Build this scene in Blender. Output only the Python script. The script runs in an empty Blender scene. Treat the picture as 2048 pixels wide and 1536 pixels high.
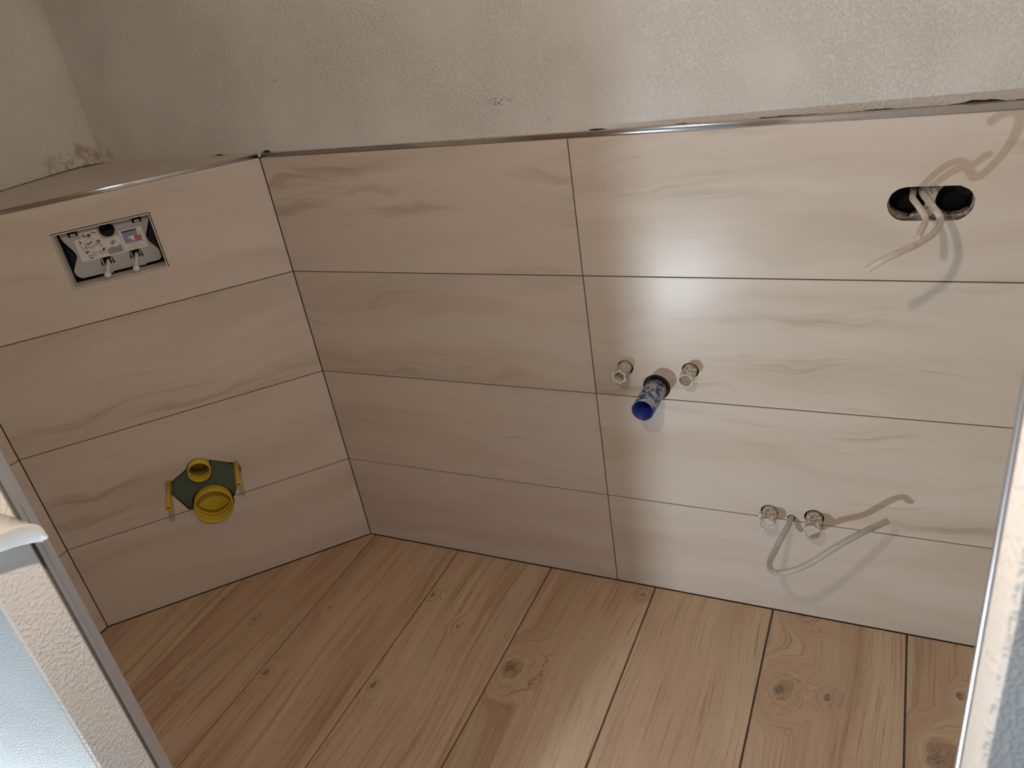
import bpy, bmesh, math, random
from mathutils import Vector, Matrix, noise as mnoise

random.seed(7)
scene = bpy.context.scene
COL = scene.collection
R45 = math.radians(45.57)          # the boxed-in corner runs at about 45 degrees
PI = math.pi

# ------------------------------------------------------------------ camera
CAM = Vector((1.43496, -1.52664, 1.51233))
CR = ((0.90147896, 0.40636466, -0.14900824),      # image right
      (0.07374719, -0.48344687, -0.8722617),      # image down
      (-0.42649389, 0.77533663, -0.46578544))     # view direction
FPX = 1573.43
cam_data = bpy.data.cameras.new('camera')
cam_data.sensor_width = 36.0
cam_data.lens = FPX / 2048 * 36.0
cam_data.clip_start = 0.02
cam_data.dof.use_dof = True
cam_data.dof.focus_distance = 1.75
cam_data.dof.aperture_fstop = 13.0
cam = bpy.data.objects.new('camera', cam_data)
COL.objects.link(cam)
cam.matrix_world = Matrix(((CR[0][0], -CR[1][0], -CR[2][0], CAM.x),
                           (CR[0][1], -CR[1][1], -CR[2][1], CAM.y),
                           (CR[0][2], -CR[1][2], -CR[2][2], CAM.z),
                           (0, 0, 0, 1)))
scene.camera = cam

def pixel_ray(px, py):
    a, b = (px - 1024) / FPX, (py - 768) / FPX
    return Vector([a * CR[0][i] + b * CR[1][i] + CR[2][i] for i in range(3)])

def on_plane(px, py, axis, value):
    d = pixel_ray(px, py)
    return CAM + d * ((value - CAM[axis]) / d[axis])

# ------------------------------------------------------------------ world, lamps, exposure
world = bpy.data.worlds.new('daylight_hall_offscreen')
scene.world = world
world.use_nodes = True
bg = world.node_tree.nodes['Background']
bg.inputs[0].default_value = (0.52, 0.74, 1.0, 1)
bg.inputs[1].default_value = 0.36
scene.view_settings.view_transform = 'Standard'
scene.view_settings.look = 'None'
scene.view_settings.gamma = 1.0
scene.view_settings.use_curve_mapping = False
scene.view_settings.exposure = 0.0
WARM_LAMP = (Vector((1.1166, -1.2978, 1.7147)), 0.018, (1.0, 0.805, 0.655), 1620)   # hanging in the doorway
COOL_LAMP = (Vector((0.667, -1.428, 0.303)), 0.010, (0.78, 0.90, 1.00), 7900)      # low, outside the doorway

# ------------------------------------------------------------------ node helpers
class NT:
    def __init__(self, name):
        self.m = bpy.data.materials.new(name)
        self.m.use_nodes = True
        self.t = self.m.node_tree
        self.n = self.t.nodes
        self.b = self.n['Principled BSDF']
    def L(self, a, b):
        self.t.links.new(a, b)
    def put(self, sock, v):
        if isinstance(v, bpy.types.NodeSocket):
            self.L(v, sock)
        elif v is not None:
            sock.default_value = v
    def math(self, op, a, b=None, c=None, clamp=False):
        n = self.n.new('ShaderNodeMath')
        n.operation = op
        n.use_clamp = clamp
        self.put(n.inputs[0], a)
        self.put(n.inputs[1], b)
        self.put(n.inputs[2], c)
        return n.outputs[0]
    def coord(self, kind='Object'):
        return self.n.new('ShaderNodeTexCoord').outputs[kind]
    def sep(self, v):
        n = self.n.new('ShaderNodeSeparateXYZ')
        self.L(v, n.inputs[0])
        return n.outputs
    def comb(self, x, y, z):
        n = self.n.new('ShaderNodeCombineXYZ')
        for i, v in enumerate((x, y, z)):
            self.put(n.inputs[i], v)
        return n.outputs[0]
    def noise(self, vec, scale=1.0, detail=3.0, rough=0.5, dist=0.0):
        n = self.n.new('ShaderNodeTexNoise')
        self.L(vec, n.inputs['Vector'])
        n.inputs['Scale'].default_value = scale
        n.inputs['Detail'].default_value = detail
        n.inputs['Roughness'].default_value = rough
        n.inputs['Distortion'].default_value = dist
        return n.outputs[0]
    def ramp(self, fac, stops):
        n = self.n.new('ShaderNodeValToRGB')
        self.L(fac, n.inputs[0])
        e = n.color_ramp.elements
        while len(e) < len(stops):
            e.new(0.5)
        for i, (p, c) in enumerate(stops):
            e[i].position = p
            e[i].color = (c[0], c[1], c[2], 1)
        return n.outputs[0]
    def step(self, v, lo, hi):
        n = self.n.new('ShaderNodeMapRange')
        n.interpolation_type = 'SMOOTHSTEP'
        self.put(n.inputs[0], v)
        self.put(n.inputs[1], lo)
        self.put(n.inputs[2], hi)
        return n.outputs[0]
    def mix(self, fac, a, b, mode='MIX'):
        n = self.n.new('ShaderNodeMix')
        n.data_type = 'RGBA'
        n.blend_type = mode
        self.put(n.inputs['Factor'], fac)
        for s, v in ((n.inputs['A'], a), (n.inputs['B'], b)):
            pass
        ia = [i for i in n.inputs if i.type == 'RGBA']
        for s, v in zip(ia, (a, b)):
            if isinstance(v, bpy.types.NodeSocket):
                self.L(v, s)
            else:
                s.default_value = (v[0], v[1], v[2], 1)
        return [o for o in n.outputs if o.type == 'RGBA'][0]
    def bump(self, h, strength, distance):
        n = self.n.new('ShaderNodeBump')
        n.inputs['Strength'].default_value = strength
        n.inputs['Distance'].default_value = distance
        self.L(h, n.inputs['Height'])
        self.L(n.outputs[0], self.b.inputs['Normal'])
    def rand(self):
        return self.n.new('ShaderNodeObjectInfo').outputs['Random']
    def attr(self, name):
        n = self.n.new('ShaderNodeAttribute')
        n.attribute_type = 'OBJECT'
        n.attribute_name = name
        return n.outputs['Vector']
    def base(self, c, rough=0.5, metal=0.0, spec=None):
        self.put(self.b.inputs['Base Color'], c if isinstance(c, bpy.types.NodeSocket) else (c[0], c[1], c[2], 1))
        self.put(self.b.inputs['Roughness'], rough)
        self.b.inputs['Metallic'].default_value = metal
        if spec is not None:
            self.b.inputs['Specular IOR Level'].default_value = spec
        return self.m

def plain(name, c, rough=0.5, metal=0.0, spec=None):
    return NT(name).base(c, rough, metal, spec)

# ------------------------------------------------------------------ materials
def mat_wall_tile(name='cream_wall_tile', tint=None):
    k = NT(name)
    x, y, z = k.sep(k.coord())
    seed = k.math('MULTIPLY', k.rand(), 83.0)
    def nz(fx, fz, off, zc, detail=4, rough=0.55):
        return k.noise(k.comb(k.math('MULTIPLY', x, fx), k.math('ADD', seed, off), k.math('MULTIPLY', zc, fz)), 1.0, detail, rough)
    w = nz(2.4, 4.5, 0.0, z, 3, 0.5)
    zz = k.math('ADD', z, k.math('MULTIPLY', k.math('SUBTRACT', w, 0.5), 0.20))
    broad = nz(1.1, 11.0, 2.0, zz, 3, 0.5)
    col = k.ramp(broad, [(0.25, (0.575, 0.485, 0.392)), (0.45, (0.640, 0.558, 0.470)), (0.62, (0.680, 0.604, 0.520)), (0.8, (0.650, 0.565, 0.478))])
    where = nz(2.0, 6.0, 31.0, z, 2, 0.5)
    sm = nz(1.9, 26.0, 9.0, zz, 5, 0.60)
    f1 = k.math('MULTIPLY', k.step(sm, 0.52, 0.74), k.step(where, 0.42, 0.66))
    col = k.mix(k.math('MULTIPLY', f1, 0.66), col, (0.40, 0.288, 0.195))
    ln = nz(3.2, 90.0, 17.0, zz, 3, 0.6)
    f2 = k.math('MULTIPLY', k.step(ln, 0.60, 0.76), k.step(where, 0.48, 0.66))
    col = k.mix(k.math('MULTIPLY', f2, 0.38), col, (0.34, 0.24, 0.155))
    fine = nz(16.0, 420.0, 3.0, zz, 2, 0.6)
    col = k.mix(k.math('MULTIPLY', k.math('MULTIPLY', k.step(fine, 0.58, 0.75), k.step(where, 0.46, 0.62)), 0.12), col, (0.34, 0.25, 0.17))
    if tint:
        col = k.mix(1.0, col, tint, 'MULTIPLY')
    rr = k.math('MULTIPLY_ADD', broad, 0.08, 0.25)
    return k.base(col, rr, 0.0, 0.34)

def mat_plank():
    k = NT('oak_look_plank')
    x, y, z = k.sep(k.coord())
    rnd = k.rand()
    seed = k.math('MULTIPLY', rnd, 57.0)
    n1 = k.noise(k.comb(k.math('MULTIPLY', x, 3.0), k.math('MULTIPLY', y, 1.6), seed), 1.0, 1, 0.4)
    g = k.math('ADD', x, k.math('MULTIPLY', k.math('SUBTRACT', n1, 0.5), 0.11))
    wob = k.noise(k.comb(x, y, seed), 17.0, 3, 0.6)
    wob2 = k.noise(k.comb(x, y, k.math('ADD', seed, 7.0)), 70.0, 3, 0.65)
    dark = None
    wsum = None
    for i in (1, 2, 3):
        kx, ky, kr = k.sep(k.attr('knot%d' % i))
        rad = k.math('MAXIMUM', kr, 0.0005)
        dx = k.math('SUBTRACT', x, kx)
        dy = k.math('MULTIPLY', k.math('SUBTRACT', y, ky), 0.70)
        r0 = k.math('SQRT', k.math('ADD', k.math('MULTIPLY', dx, dx), k.math('MULTIPLY', dy, dy)))
        r = k.math('ADD', r0, k.math('MULTIPLY', k.math('SUBTRACT', wob, 0.5), k.math('MULTIPLY', rad, 2.2)))
        rc = k.math('ADD', r, k.math('MULTIPLY', k.math('SUBTRACT', wob2, 0.5), k.math('MULTIPLY', rad, 1.6)))
        q = k.math('DIVIDE', r, k.math('MULTIPLY', rad, 3.6))
        w = k.step(q, 1.5, 0.05)
        mixn = k.n.new('ShaderNodeMix')
        mixn.data_type = 'FLOAT'
        k.L(w, mixn.inputs[0]); k.L(g, mixn.inputs[2]); k.L(k.math('MULTIPLY', r, 1.1), mixn.inputs[3])
        g = mixn.outputs[0]
        core = k.step(k.math('DIVIDE', rc, rad), 1.05, 0.35)
        dark = core if dark is None else k.math('MAXIMUM', dark, core)
        wsum = w if wsum is None else k.math('MAXIMUM', wsum, w)
    along = k.math('MULTIPLY', y, k.math('MULTIPLY_ADD', wsum, -0.7, 1.0))
    def nz(fg, fy, off, detail, rough):
        return k.noise(k.comb(k.math('MULTIPLY', g, fg), k.math('MULTIPLY', along, fy), k.math('ADD', seed, off)), 1.0, detail, rough)
    broad = nz(9.0, 0.9, 0.0, 3, 0.55)
    mid = nz(46.0, 1.0, 5.0, 6, 0.68)
    fine = nz(240.0, 4.0, 11.0, 4, 0.62)
    pore = nz(520.0, 38.0, 15.0, 2, 0.6)
    col = k.ramp(broad, [(0.26, (0.420, 0.270, 0.165)), (0.46, (0.560, 0.385, 0.250)), (0.66, (0.640, 0.475, 0.325)), (0.84, (0.570, 0.400, 0.265))])
    col = k.mix(k.math('MULTIPLY', k.step(mid, 0.50, 0.26), 0.70), col, (0.270, 0.155, 0.086))
    col = k.mix(k.math('MULTIPLY', k.step(mid, 0.54, 0.76), 0.40), col, (0.74, 0.56, 0.40))
    col = k.mix(k.math('MULTIPLY', k.step(fine, 0.48, 0.28), 0.60), col, (0.215, 0.125, 0.070))
    col = k.mix(k.math('MULTIPLY', k.step(pore, 0.60, 0.74), 0.42), col, (0.20, 0.118, 0.068))
    spot = k.noise(k.comb(k.math('MULTIPLY', x, 60.0), k.math('MULTIPLY', y, 14.0), k.math('ADD', seed, 21)), 1.0, 5, 0.75)
    col = k.mix(k.math('MULTIPLY', k.step(spot, 0.67, 0.78), 0.70), col, (0.130, 0.078, 0.046))
    ring = k.math('SINE', k.math('ADD', k.math('MULTIPLY', g, 950.0), k.math('MULTIPLY', wob2, 5.0)))
    col = k.mix(k.math('MULTIPLY', k.math('MULTIPLY', k.step(ring, 0.3, 1.0), wsum), 0.42), col, (0.220, 0.125, 0.070))
    crack = k.noise(k.comb(x, y, seed), 190.0, 4, 0.75)
    kc = k.ramp(crack, [(0.38, (0.060, 0.042, 0.028)), (0.52, (0.24, 0.180, 0.125)), (0.70, (0.40, 0.32, 0.24))])
    col = k.mix(k.math('MULTIPLY', dark, 0.85), col, kc)
    gray = k.noise(k.comb(k.math('MULTIPLY', x, 8.0), k.math('MULTIPLY', y, 2.4), k.math('ADD', seed, 40)), 1.0, 2, 0.5)
    col = k.mix(k.math('MULTIPLY', k.step(gray, 0.54, 0.74), 0.35), col, (0.50, 0.425, 0.33))
    h = k.math('ADD', k.math('MULTIPLY', mid, 0.6), k.math('ADD', k.math('MULTIPLY', fine, 0.6), k.math('MULTIPLY', pore, -0.3)))
    k.bump(h, 0.45, 0.0014)
    return k.base(col, k.math('MULTIPLY_ADD', mid, -0.15, 0.66), 0.0, 0.3)

def mat_plaster(name, base, rough_scale, marks=(), stains=()):
    k = NT(name)
    c = k.coord()
    big = k.noise(c, 7.0, 3, 0.5)
    col = k.mix(k.step(big, 0.35, 0.7), (base[0] * 0.94, base[1] * 0.93, base[2] * 0.92), base)
    def near(p, rx, rz):
        x, y, z = k.sep(c)
        dx = k.math('DIVIDE', k.math('SUBTRACT', x, p[0]), rx)
        dy = k.math('DIVIDE', k.math('SUBTRACT', y, p[1]), rx)
        dz = k.math('DIVIDE', k.math('SUBTRACT', z, p[2]), rz)
        d = k.math('ADD', k.math('MULTIPLY', dx, dx), k.math('ADD', k.math('MULTIPLY', dz, dz), k.math('MULTIPLY', dy, dy)))
        return k.step(d, 1.0, 0.2)
    if marks:
        spk = k.noise(c, 300.0, 2, 0.6)
        for p, rx, rz, tilt in marks:
            m = k.math('MULTIPLY', near(p, rx, rz), k.step(spk, 0.54, 0.62))
            col = k.mix(k.math('MULTIPLY', m, 0.75), col, (0.10, 0.09, 0.085))
    for p, rx, rz, colr, amt in stains:
        sp = k.noise(c, 45.0, 3, 0.6)
        m = k.math('MULTIPLY', near(p, rx, rz), k.step(sp, 0.38, 0.60))
        col = k.mix(k.math('MULTIPLY', m, amt), col, colr)
    a = k.noise(c, 165.0 * rough_scale, 3, 0.55, 0.15)
    a = k.step(a, 0.42, 0.68)
    b = k.noise(c, 300.0 * rough_scale, 3, 0.6)
    area = k.noise(c, 4.0, 2, 0.5)
    amp = k.step(area, 0.34, 0.62)
    h = k.math('ADD', k.math('MULTIPLY', a, k.math('MULTIPLY_ADD', amp, 0.75, 0.35)), k.math('MULTIPLY', b, 0.22))
    k.bump(h, 0.70, 0.0020 / rough_scale)
    return k.base(col, 0.85, 0.0, 0.2)

def mat_crust(name, base, crust, lo, hi, scale, rough=0.55, bump=0.5):
    k = NT(name)
    c = k.coord()
    a = k.noise(c, scale, 5, 0.68, 0.6)
    m = k.step(a, lo, hi)
    col = k.mix(m, base, crust)
    b = k.noise(c, scale * 3.1, 3, 0.6)
    col = k.mix(k.math('MULTIPLY', k.step(b, 0.58, 0.74), 0.55), col, (0.16, 0.13, 0.10))
    k.bump(k.math('ADD', a, k.math('MULTIPLY', b, 0.5)), bump, 0.0012)
    return k.base(col, rough, 0.0, 0.4)

def mat_emit(name, c, s):
    k = NT(name)
    k.base((0.8, 0.8, 0.8), 0.5)
    k.b.inputs['Emission Color'].default_value = (c[0], c[1], c[2], 1)
    k.b.inputs['Emission Strength'].default_value = s
    return k.m

M = {}
M['tile'] = mat_wall_tile()
M['plank'] = mat_plank()
M['plank_body'] = plain('plank_ceramic_body', (0.34, 0.27, 0.20), 0.9)
M['plaster'] = mat_plaster('white_rough_plaster', (0.735, 0.715, 0.675), 1.0,
    marks=[((0.673, 0.012, 1.268), 0.035, 0.010, 0), ((0.779, 0.012, 1.222), 0.006, 0.008, 0),
           ((1.544, 0.012, 1.277), 0.016, 0.007, 0), ((1.329, 0.012, 1.209), 0.004, 0.006, 0),
           ((1.41, 0.012, 1.216), 0.010, 0.006, 0), ((0.10, 0.012, 1.36), 0.012, 0.006, 0)],
    stains=[((-0.62, -0.02, 1.215), 0.12, 0.055, (0.34, 0.255, 0.18), 0.7)])
M['jamb_plaster'] = mat_plaster('rough_jamb_plaster', (0.735, 0.715, 0.675), 1.35)
M['outer_plaster'] = mat_plaster('white_fine_plaster', (0.735, 0.715, 0.675), 2.6)
M['masonry'] = plain('grey_masonry', (0.30, 0.27, 0.235), 0.9)
M['grout'] = plain('brown_grout', (0.105, 0.078, 0.050), 0.9)
M['dark_joint'] = plain('grey_tile_adhesive', (0.20, 0.185, 0.165), 0.95)
M['chrome'] = plain('polished_metal_trim', (0.66, 0.63, 0.61), 0.19, 1.0)
M['alu'] = plain('brushed_metal_trim', (0.54, 0.52, 0.53), 0.42, 1.0)
M['board'] = mat_crust('green_board', (0.085, 0.125, 0.090), (0.100, 0.140, 0.102), 0.3, 0.7, 30.0, 0.8, 0.05)
M['yellow'] = plain('yellow_plastic', (0.70, 0.52, 0.045), 0.38)
M['orange'] = plain('amber_plastic', (0.66, 0.42, 0.030), 0.36)
M['blue'] = mat_crust('blue_plastic_plaster_smeared', (0.035, 0.062, 0.235), (0.44, 0.45, 0.44), 0.44, 0.54, 62.0, 0.5, 0.35)
M['blue_shaded'] = plain('blue_plastic_shaded', (0.012, 0.026, 0.165), 0.4)  # same pipe plastic, darkened in colour for the shade inside the bore
M['rubber'] = mat_crust('black_foam', (0.016, 0.014, 0.012), (0.030, 0.028, 0.024), 0.5, 0.7, 120.0, 0.6, 0.7)
M['plug_tan'] = mat_crust('tan_plastic_dusty', (0.52, 0.44, 0.34), (0.62, 0.57, 0.50), 0.50, 0.62, 110.0, 0.6, 0.25)
M['plug_crust'] = mat_crust('plaster_crusted_plastic', (0.34, 0.27, 0.20), (0.74, 0.69, 0.62), 0.44, 0.53, 130.0, 0.7, 0.7)
M['plug_face'] = mat_crust('dusty_plug_face', (0.50, 0.46, 0.40), (0.60, 0.56, 0.50), 0.4, 0.6, 60.0, 0.7, 0.2)
M['plug_deep'] = mat_crust('mortar_filled_plug', (0.24, 0.20, 0.135), (0.36, 0.31, 0.21), 0.45, 0.6, 140.0, 0.8, 0.6)
M['rim_white'] = mat_crust('chipped_plaster_rim', (0.56, 0.50, 0.43), (0.80, 0.76, 0.71), 0.46, 0.56, 190.0, 0.7, 0.5)
M['cable'] = mat_crust('grey_cable_sheath', (0.46, 0.435, 0.385), (0.50, 0.475, 0.425), 0.4, 0.7, 30.0, 0.42, 0.08)
M['cable_light'] = mat_crust('pale_cable_sheath', (0.60, 0.53, 0.45), (0.66, 0.59, 0.51), 0.4, 0.7, 40.0, 0.45, 0.1)
M['black'] = plain('black_plastic', (0.005, 0.005, 0.005), 0.6, 0.0, 0.25)
M['deep'] = plain('cavity_painted_dark', (0.025, 0.025, 0.025), 0.8)  # darkness of the cavity behind the plate is put into this near-black colour
M['mortar'] = mat_crust('grey_mortar', (0.24, 0.205, 0.165), (0.44, 0.395, 0.34), 0.45, 0.6, 90.0, 0.9, 1.0)
M['frame_white'] = plain('white_plastic_frame', (0.66, 0.63, 0.57), 0.45)
M['plate_grey'] = plain('grey_plastic_plate', (0.47, 0.46, 0.45), 0.5)
M['rod_white'] = plain('white_plastic_rod', (0.74, 0.71, 0.66), 0.4)
M['paper'] = plain('white_label_paper', (0.74, 0.71, 0.68), 0.6)
M['ink'] = plain('black_ink', (0.035, 0.032, 0.03), 0.7)
M['ink_grey'] = plain('grey_ink', (0.32, 0.30, 0.29), 0.7)
M['ink_blue'] = plain('blue_ink', (0.24, 0.29, 0.42), 0.6)
M['ink_red'] = plain('red_ink', (0.50, 0.16, 0.16), 0.6)
M['ink_brown'] = plain('brown_ink', (0.42, 0.28, 0.20), 0.6)
k = NT('white_soft_plastic')
k.b.inputs['Subsurface Weight'].default_value = 0.35
k.b.inputs['Subsurface Radius'].default_value = (0.01, 0.01, 0.01)
M['soft_white'] = k.base((0.66, 0.65, 0.62), 0.38)
M['screed'] = mat_crust('grey_screed', (0.42, 0.41, 0.39), (0.48, 0.47, 0.45), 0.4, 0.6, 8.0, 0.9, 0.2)

# ------------------------------------------------------------------ geometry helpers
def mesh_of(bm, smooth=False):
    bmesh.ops.recalc_face_normals(bm, faces=bm.faces[:])
    me = bpy.data.meshes.new('mesh')
    bm.to_mesh(me)
    bm.free()
    if smooth:
        for p in me.polygons:
            p.use_smooth = True
    return me

def obj(name, me, mat, parent=None, loc=(0, 0, 0), rot=(0, 0, 0), **props):
    if isinstance(me, bmesh.types.BMesh):
        me = mesh_of(me)
    if mat is not None:
        me.materials.clear()
        me.materials.append(M[mat] if isinstance(mat, str) else mat)
    me.name = name
    o = bpy.data.objects.new(name, me)
    COL.objects.link(o)
    o.parent = parent
    o.location = loc
    o.rotation_euler = rot
    for a, b in props.items():
        o[a] = b
    return o

def empty(name, label, cat, loc=(0, 0, 0), rotz=0.0, group=None):
    o = bpy.data.objects.new(name, None)
    COL.objects.link(o)
    o.location = loc
    o.rotation_euler = (0, 0, rotz)
    o.empty_display_size = 0.05
    o['label'] = label
    o['category'] = cat
    if group:
        o['group'] = group
    return o

def bx(bm, x0, x1, y0, y1, z0, z1, bevel=0.0):
    vs = [bm.verts.new((x, y, z)) for x in (x0, x1) for y in (y0, y1) for z in (z0, z1)]
    fs = [(0, 1, 3, 2), (4, 6, 7, 5), (0, 4, 5, 1), (2, 3, 7, 6), (0, 2, 6, 4), (1, 5, 7, 3)]
    faces = [bm.faces.new([vs[i] for i in f]) for f in fs]
    if bevel:
        es = list({e for f in faces for e in f.edges})
        bmesh.ops.bevel(bm, geom=es, offset=bevel, segments=1, affect='EDGES')
    return bm

def box(x0, x1, y0, y1, z0, z1, bevel=0.0):
    return bx(bmesh.new(), x0, x1, y0, y1, z0, z1, bevel)

def prism_xz(bm, pts, y0, y1):
    a = [bm.verts.new((x, y0, z)) for x, z in pts]
    b = [bm.verts.new((x, y1, z)) for x, z in pts]
    n = len(pts)
    bm.faces.new(a)
    bm.faces.new(b[::-1])
    for i in range(n):
        j = (i + 1) % n
        bm.faces.new((a[i], b[i], b[j], a[j]))
    return bm

def prism_xy(bm, pts, z0, z1):
    a = [bm.verts.new((x, y, z0)) for x, y in pts]
    b = [bm.verts.new((x, y, z1)) for x, y in pts]
    n = len(pts)
    bm.faces.new(a[::-1])
    bm.faces.new(b)
    for i in range(n):
        j = (i + 1) % n
        bm.faces.new((a[i], a[j], b[j], b[i]))
    return bm

def circle(cx, cz, r, n=40):
    return [(cx + r * math.cos(2 * PI * i / n), cz + r * math.sin(2 * PI * i / n)) for i in range(n)]

def lathe(prof, seg=40, closed=True, jitter=0.0, bm=None, axis='Y', shape=None):
    """turn a profile of (radius, position) about the local Y (or Z) axis"""
    bm = bm or bmesh.new()
    rings = []
    for i, (r, y) in enumerate(prof):
        ring = []
        for s in range(seg):
            t = 2 * PI * s / seg
            rr = r
            if shape and shape.get(i):
                rr = shape[i](t, r)
            if jitter:
                rr *= 1 + jitter * mnoise.noise((math.cos(t) * 2.1 + y * 90, math.sin(t) * 2.1, y * 60 + r * 40))
            if axis == 'Y':
                ring.append(bm.verts.new((rr * math.cos(t), y, rr * math.sin(t))))
            else:
                ring.append(bm.verts.new((rr * math.cos(t), rr * math.sin(t), y)))
        rings.append(ring)
    n = len(rings)
    for i in range(n if closed else n - 1):
        a, b = rings[i], rings[(i + 1) % n]
        for s in range(seg):
            u = (s + 1) % seg
            bm.faces.new((a[s], a[u], b[u], b[s]))
    if not closed:
        bm.faces.new(rings[0][::-1])
        bm.faces.new(rings[-1])
    return bm

def smooth_path(pts, sub=6):
    P = [Vector(p) for p in pts]
    out = []
    for i in range(len(P) - 1):
        p0, p1, p2, p3 = P[max(i - 1, 0)], P[i], P[i + 1], P[min(i + 2, len(P) - 1)]
        for s in range(sub):
            t = s / sub
            out.append(0.5 * ((2 * p1) + (p2 - p0) * t + (2 * p0 - 5 * p1 + 4 * p2 - p3) * t * t + (3 * p1 - p0 - 3 * p2 + p3) * t ** 3))
    out.append(P[-1])
    for _ in range(3):
        out = [out[0]] + [(out[i - 1] + out[i] * 2 + out[i + 1]) / 4 for i in range(1, len(out) - 1)] + [out[-1]]
    return out

def tube(path, r, seg=14, bm=None, tip=True):
    bm = bm or bmesh.new()
    rings = []
    up = Vector((0.31, 0.17, 0.93))
    for i, p in enumerate(path):
        d = (path[min(i + 1, len(path) - 1)] - path[max(i - 1, 0)]).normalized()
        a = (up - d * up.dot(d)).normalized()
        up = a
        b = d.cross(a)
        rings.append([bm.verts.new(p + (a * math.cos(2 * PI * s / seg) + b * math.sin(2 * PI * s / seg)) * r) for s in range(seg)])
    if tip:
        d = (path[-1] - path[-2]).normalized()
        c = path[-1]
        last = rings[-1]
        rings.append([bm.verts.new(c + (v.co - c) * 0.72 + d * 0.0004) for v in last])
        rings.append([bm.verts.new(c + (v.co - c) * 0.62 - d * 0.0020) for v in last])
    for a, b in zip(rings[:-1], rings[1:]):
        for s in range(seg):
            u = (s + 1) % seg
            bm.faces.new((a[s], a[u], b[u], b[s]))
    bm.faces.new(rings[0][::-1])
    bm.faces.new(rings[-1])
    return bm

def cut(me, cutters):
    """boolean-difference a mesh with prisms given as bmeshes"""
    o = bpy.data.objects.new('work', me)
    COL.objects.link(o)
    made = []
    for c in cutters:
        cm = mesh_of(c)
        co = bpy.data.objects.new('cutter', cm)
        COL.objects.link(co)
        made.append(co)
        md = o.modifiers.new('cut', 'BOOLEAN')
        md.operation = 'DIFFERENCE'
        md.solver = 'EXACT'
        md.object = co
    dg = bpy.context.evaluated_depsgraph_get()
    new = bpy.data.meshes.new_from_object(o.evaluated_get(dg))
    for q in made + [o]:
        bpy.data.objects.remove(q)
    return new

def structure(o, label):
    o['kind'] = 'structure'
    o['label'] = label
    return o

# ------------------------------------------------------------------ dimensions
Z1, ROW, Z4 = 0.2876, 0.30, 1.1852
ROWS = [0.0, Z1, Z1 + ROW, Z1 + 2 * ROW, Z4]
JOINT = 0.0026
XA = 0.8169                   # upright joint on the back wall
X_RIGHT = 1.86
S_END = 0.795                 # length of the boxed-in corner face
XW = -0.5566                  # left tiled face
XL, XR = 0.700, 1.4868        # sides of the doorway
Y_IN, Y_OUT = -1.1824, -1.2489
H_CEIL = 2.45
TRIM_TOP = 1.1970

# ------------------------------------------------------------------ floor
floor = structure(obj('floor', box(-1.6, 2.6, -3.0, 0.12, -0.10, -0.0130), 'screed'), 'grey screed floor base under the wood-look planks')
obj('joint_bed', box(XW - 0.09, X_RIGHT, Y_OUT, 0.010, -0.0135, -0.0115), 'dark_joint', floor)

def clip(poly, n, c):
    out = []
    for i in range(len(poly)):
        a, b = poly[i], poly[(i + 1) % len(poly)]
        da, db = n[0] * a[0] + n[1] * a[1] - c, n[0] * b[0] + n[1] * b[1] - c
        if da >= 0:
            out.append(a)
        if da * db < 0:
            t = da / (da - db)
            out.append((a[0] + (b[0] - a[0]) * t, a[1] + (b[1] - a[1]) * t))
    return out

NRM = (math.sin(R45), -math.cos(R45))          # outward normal of the corner face
KNOTS = {   # plank index : knots as (x, y, radius) on the floor
    -2: [(-0.40, -0.80, 0.007)],
    -1: [(-0.125, -0.415, 0.007), (-0.160, -0.661, 0.006)],
    0: [(0.040, -0.562, 0.010), (0.067, -0.315, 0.005)],
    1: [(0.336, -0.19, 0.006), (0.461, -0.276, 0.007), (0.345, -0.512, 0.007)],
    2: [(0.652, -0.362, 0.019), (0.900, -0.034, 0.009)],
    3: [],
    4: [(1.275, -0.242, 0.018), (1.373, -0.236, 0.009), (1.300, 0.012, 0.014)],
    5: [(1.588, -0.315, 0.017), (1.629, -0.150, 0.007)],
    6: [],
}
PX0, PW = 0.0187, 0.3016
for i in range(-2, 7):
    a, b = PX0 + PW * i + 0.0022, PX0 + PW * (i + 1) - 0.0022
    if i == -2:
        a = XW + 0.0
    b = min(b, X_RIGHT - 0.002)
    poly = [(a, -1.2485), (b, -1.2485), (b, -0.0022), (a, -0.0022)]
    poly = clip(poly, NRM, 0.0022)
    poly = clip(poly, (1, 0), XW + 0.0022)
    if len(poly) < 3:
        continue
    xc = (a + b) / 2
    bm = prism_xy(bmesh.new(), [(x - xc, y) for x, y in poly], -0.0115, 0.0)
    es = [e for e in bm.edges if all(abs(v.co.z) < 1e-6 for v in e.verts)]
    bmesh.ops.bevel(bm, geom=es, offset=0.0007, segments=1, affect='EDGES')
    bmesh.ops.recalc_face_normals(bm, faces=bm.faces[:])
    for f in bm.faces:
        f.material_index = 1 if abs(f.normal.z) < 0.3 else 0
    o = obj('plank', bm, 'plank', floor, (xc, 0, 0))
    o.data.materials.append(M['plank_body'])
    ks = KNOTS.get(i, [])
    for q in range(3):
        kx, ky, kr = ks[q] if q < len(ks) else (xc + 5.0, 5.0, 0.0)
        o['knot%d' % (q + 1)] = [kx - xc, ky, kr]

# ------------------------------------------------------------------ back wall
def stadium(x0, x1, z0, z1, n=14, jit=0.0):
    r = (z1 - z0) / 2
    zc = (z0 + z1) / 2
    pts = []
    for i in range(n + 1):
        t = -PI / 2 + PI * i / n
        pts.append((x1 - r + r * math.cos(t), zc + r * math.sin(t)))
    for i in range(n + 1):
        t = PI / 2 + PI * i / n
        pts.append((x0 + r + r * math.cos(t), zc + r * math.sin(t)))
    return [(x + random.uniform(-jit, jit), z + random.uniform(-jit, jit)) for x, z in pts]

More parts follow.
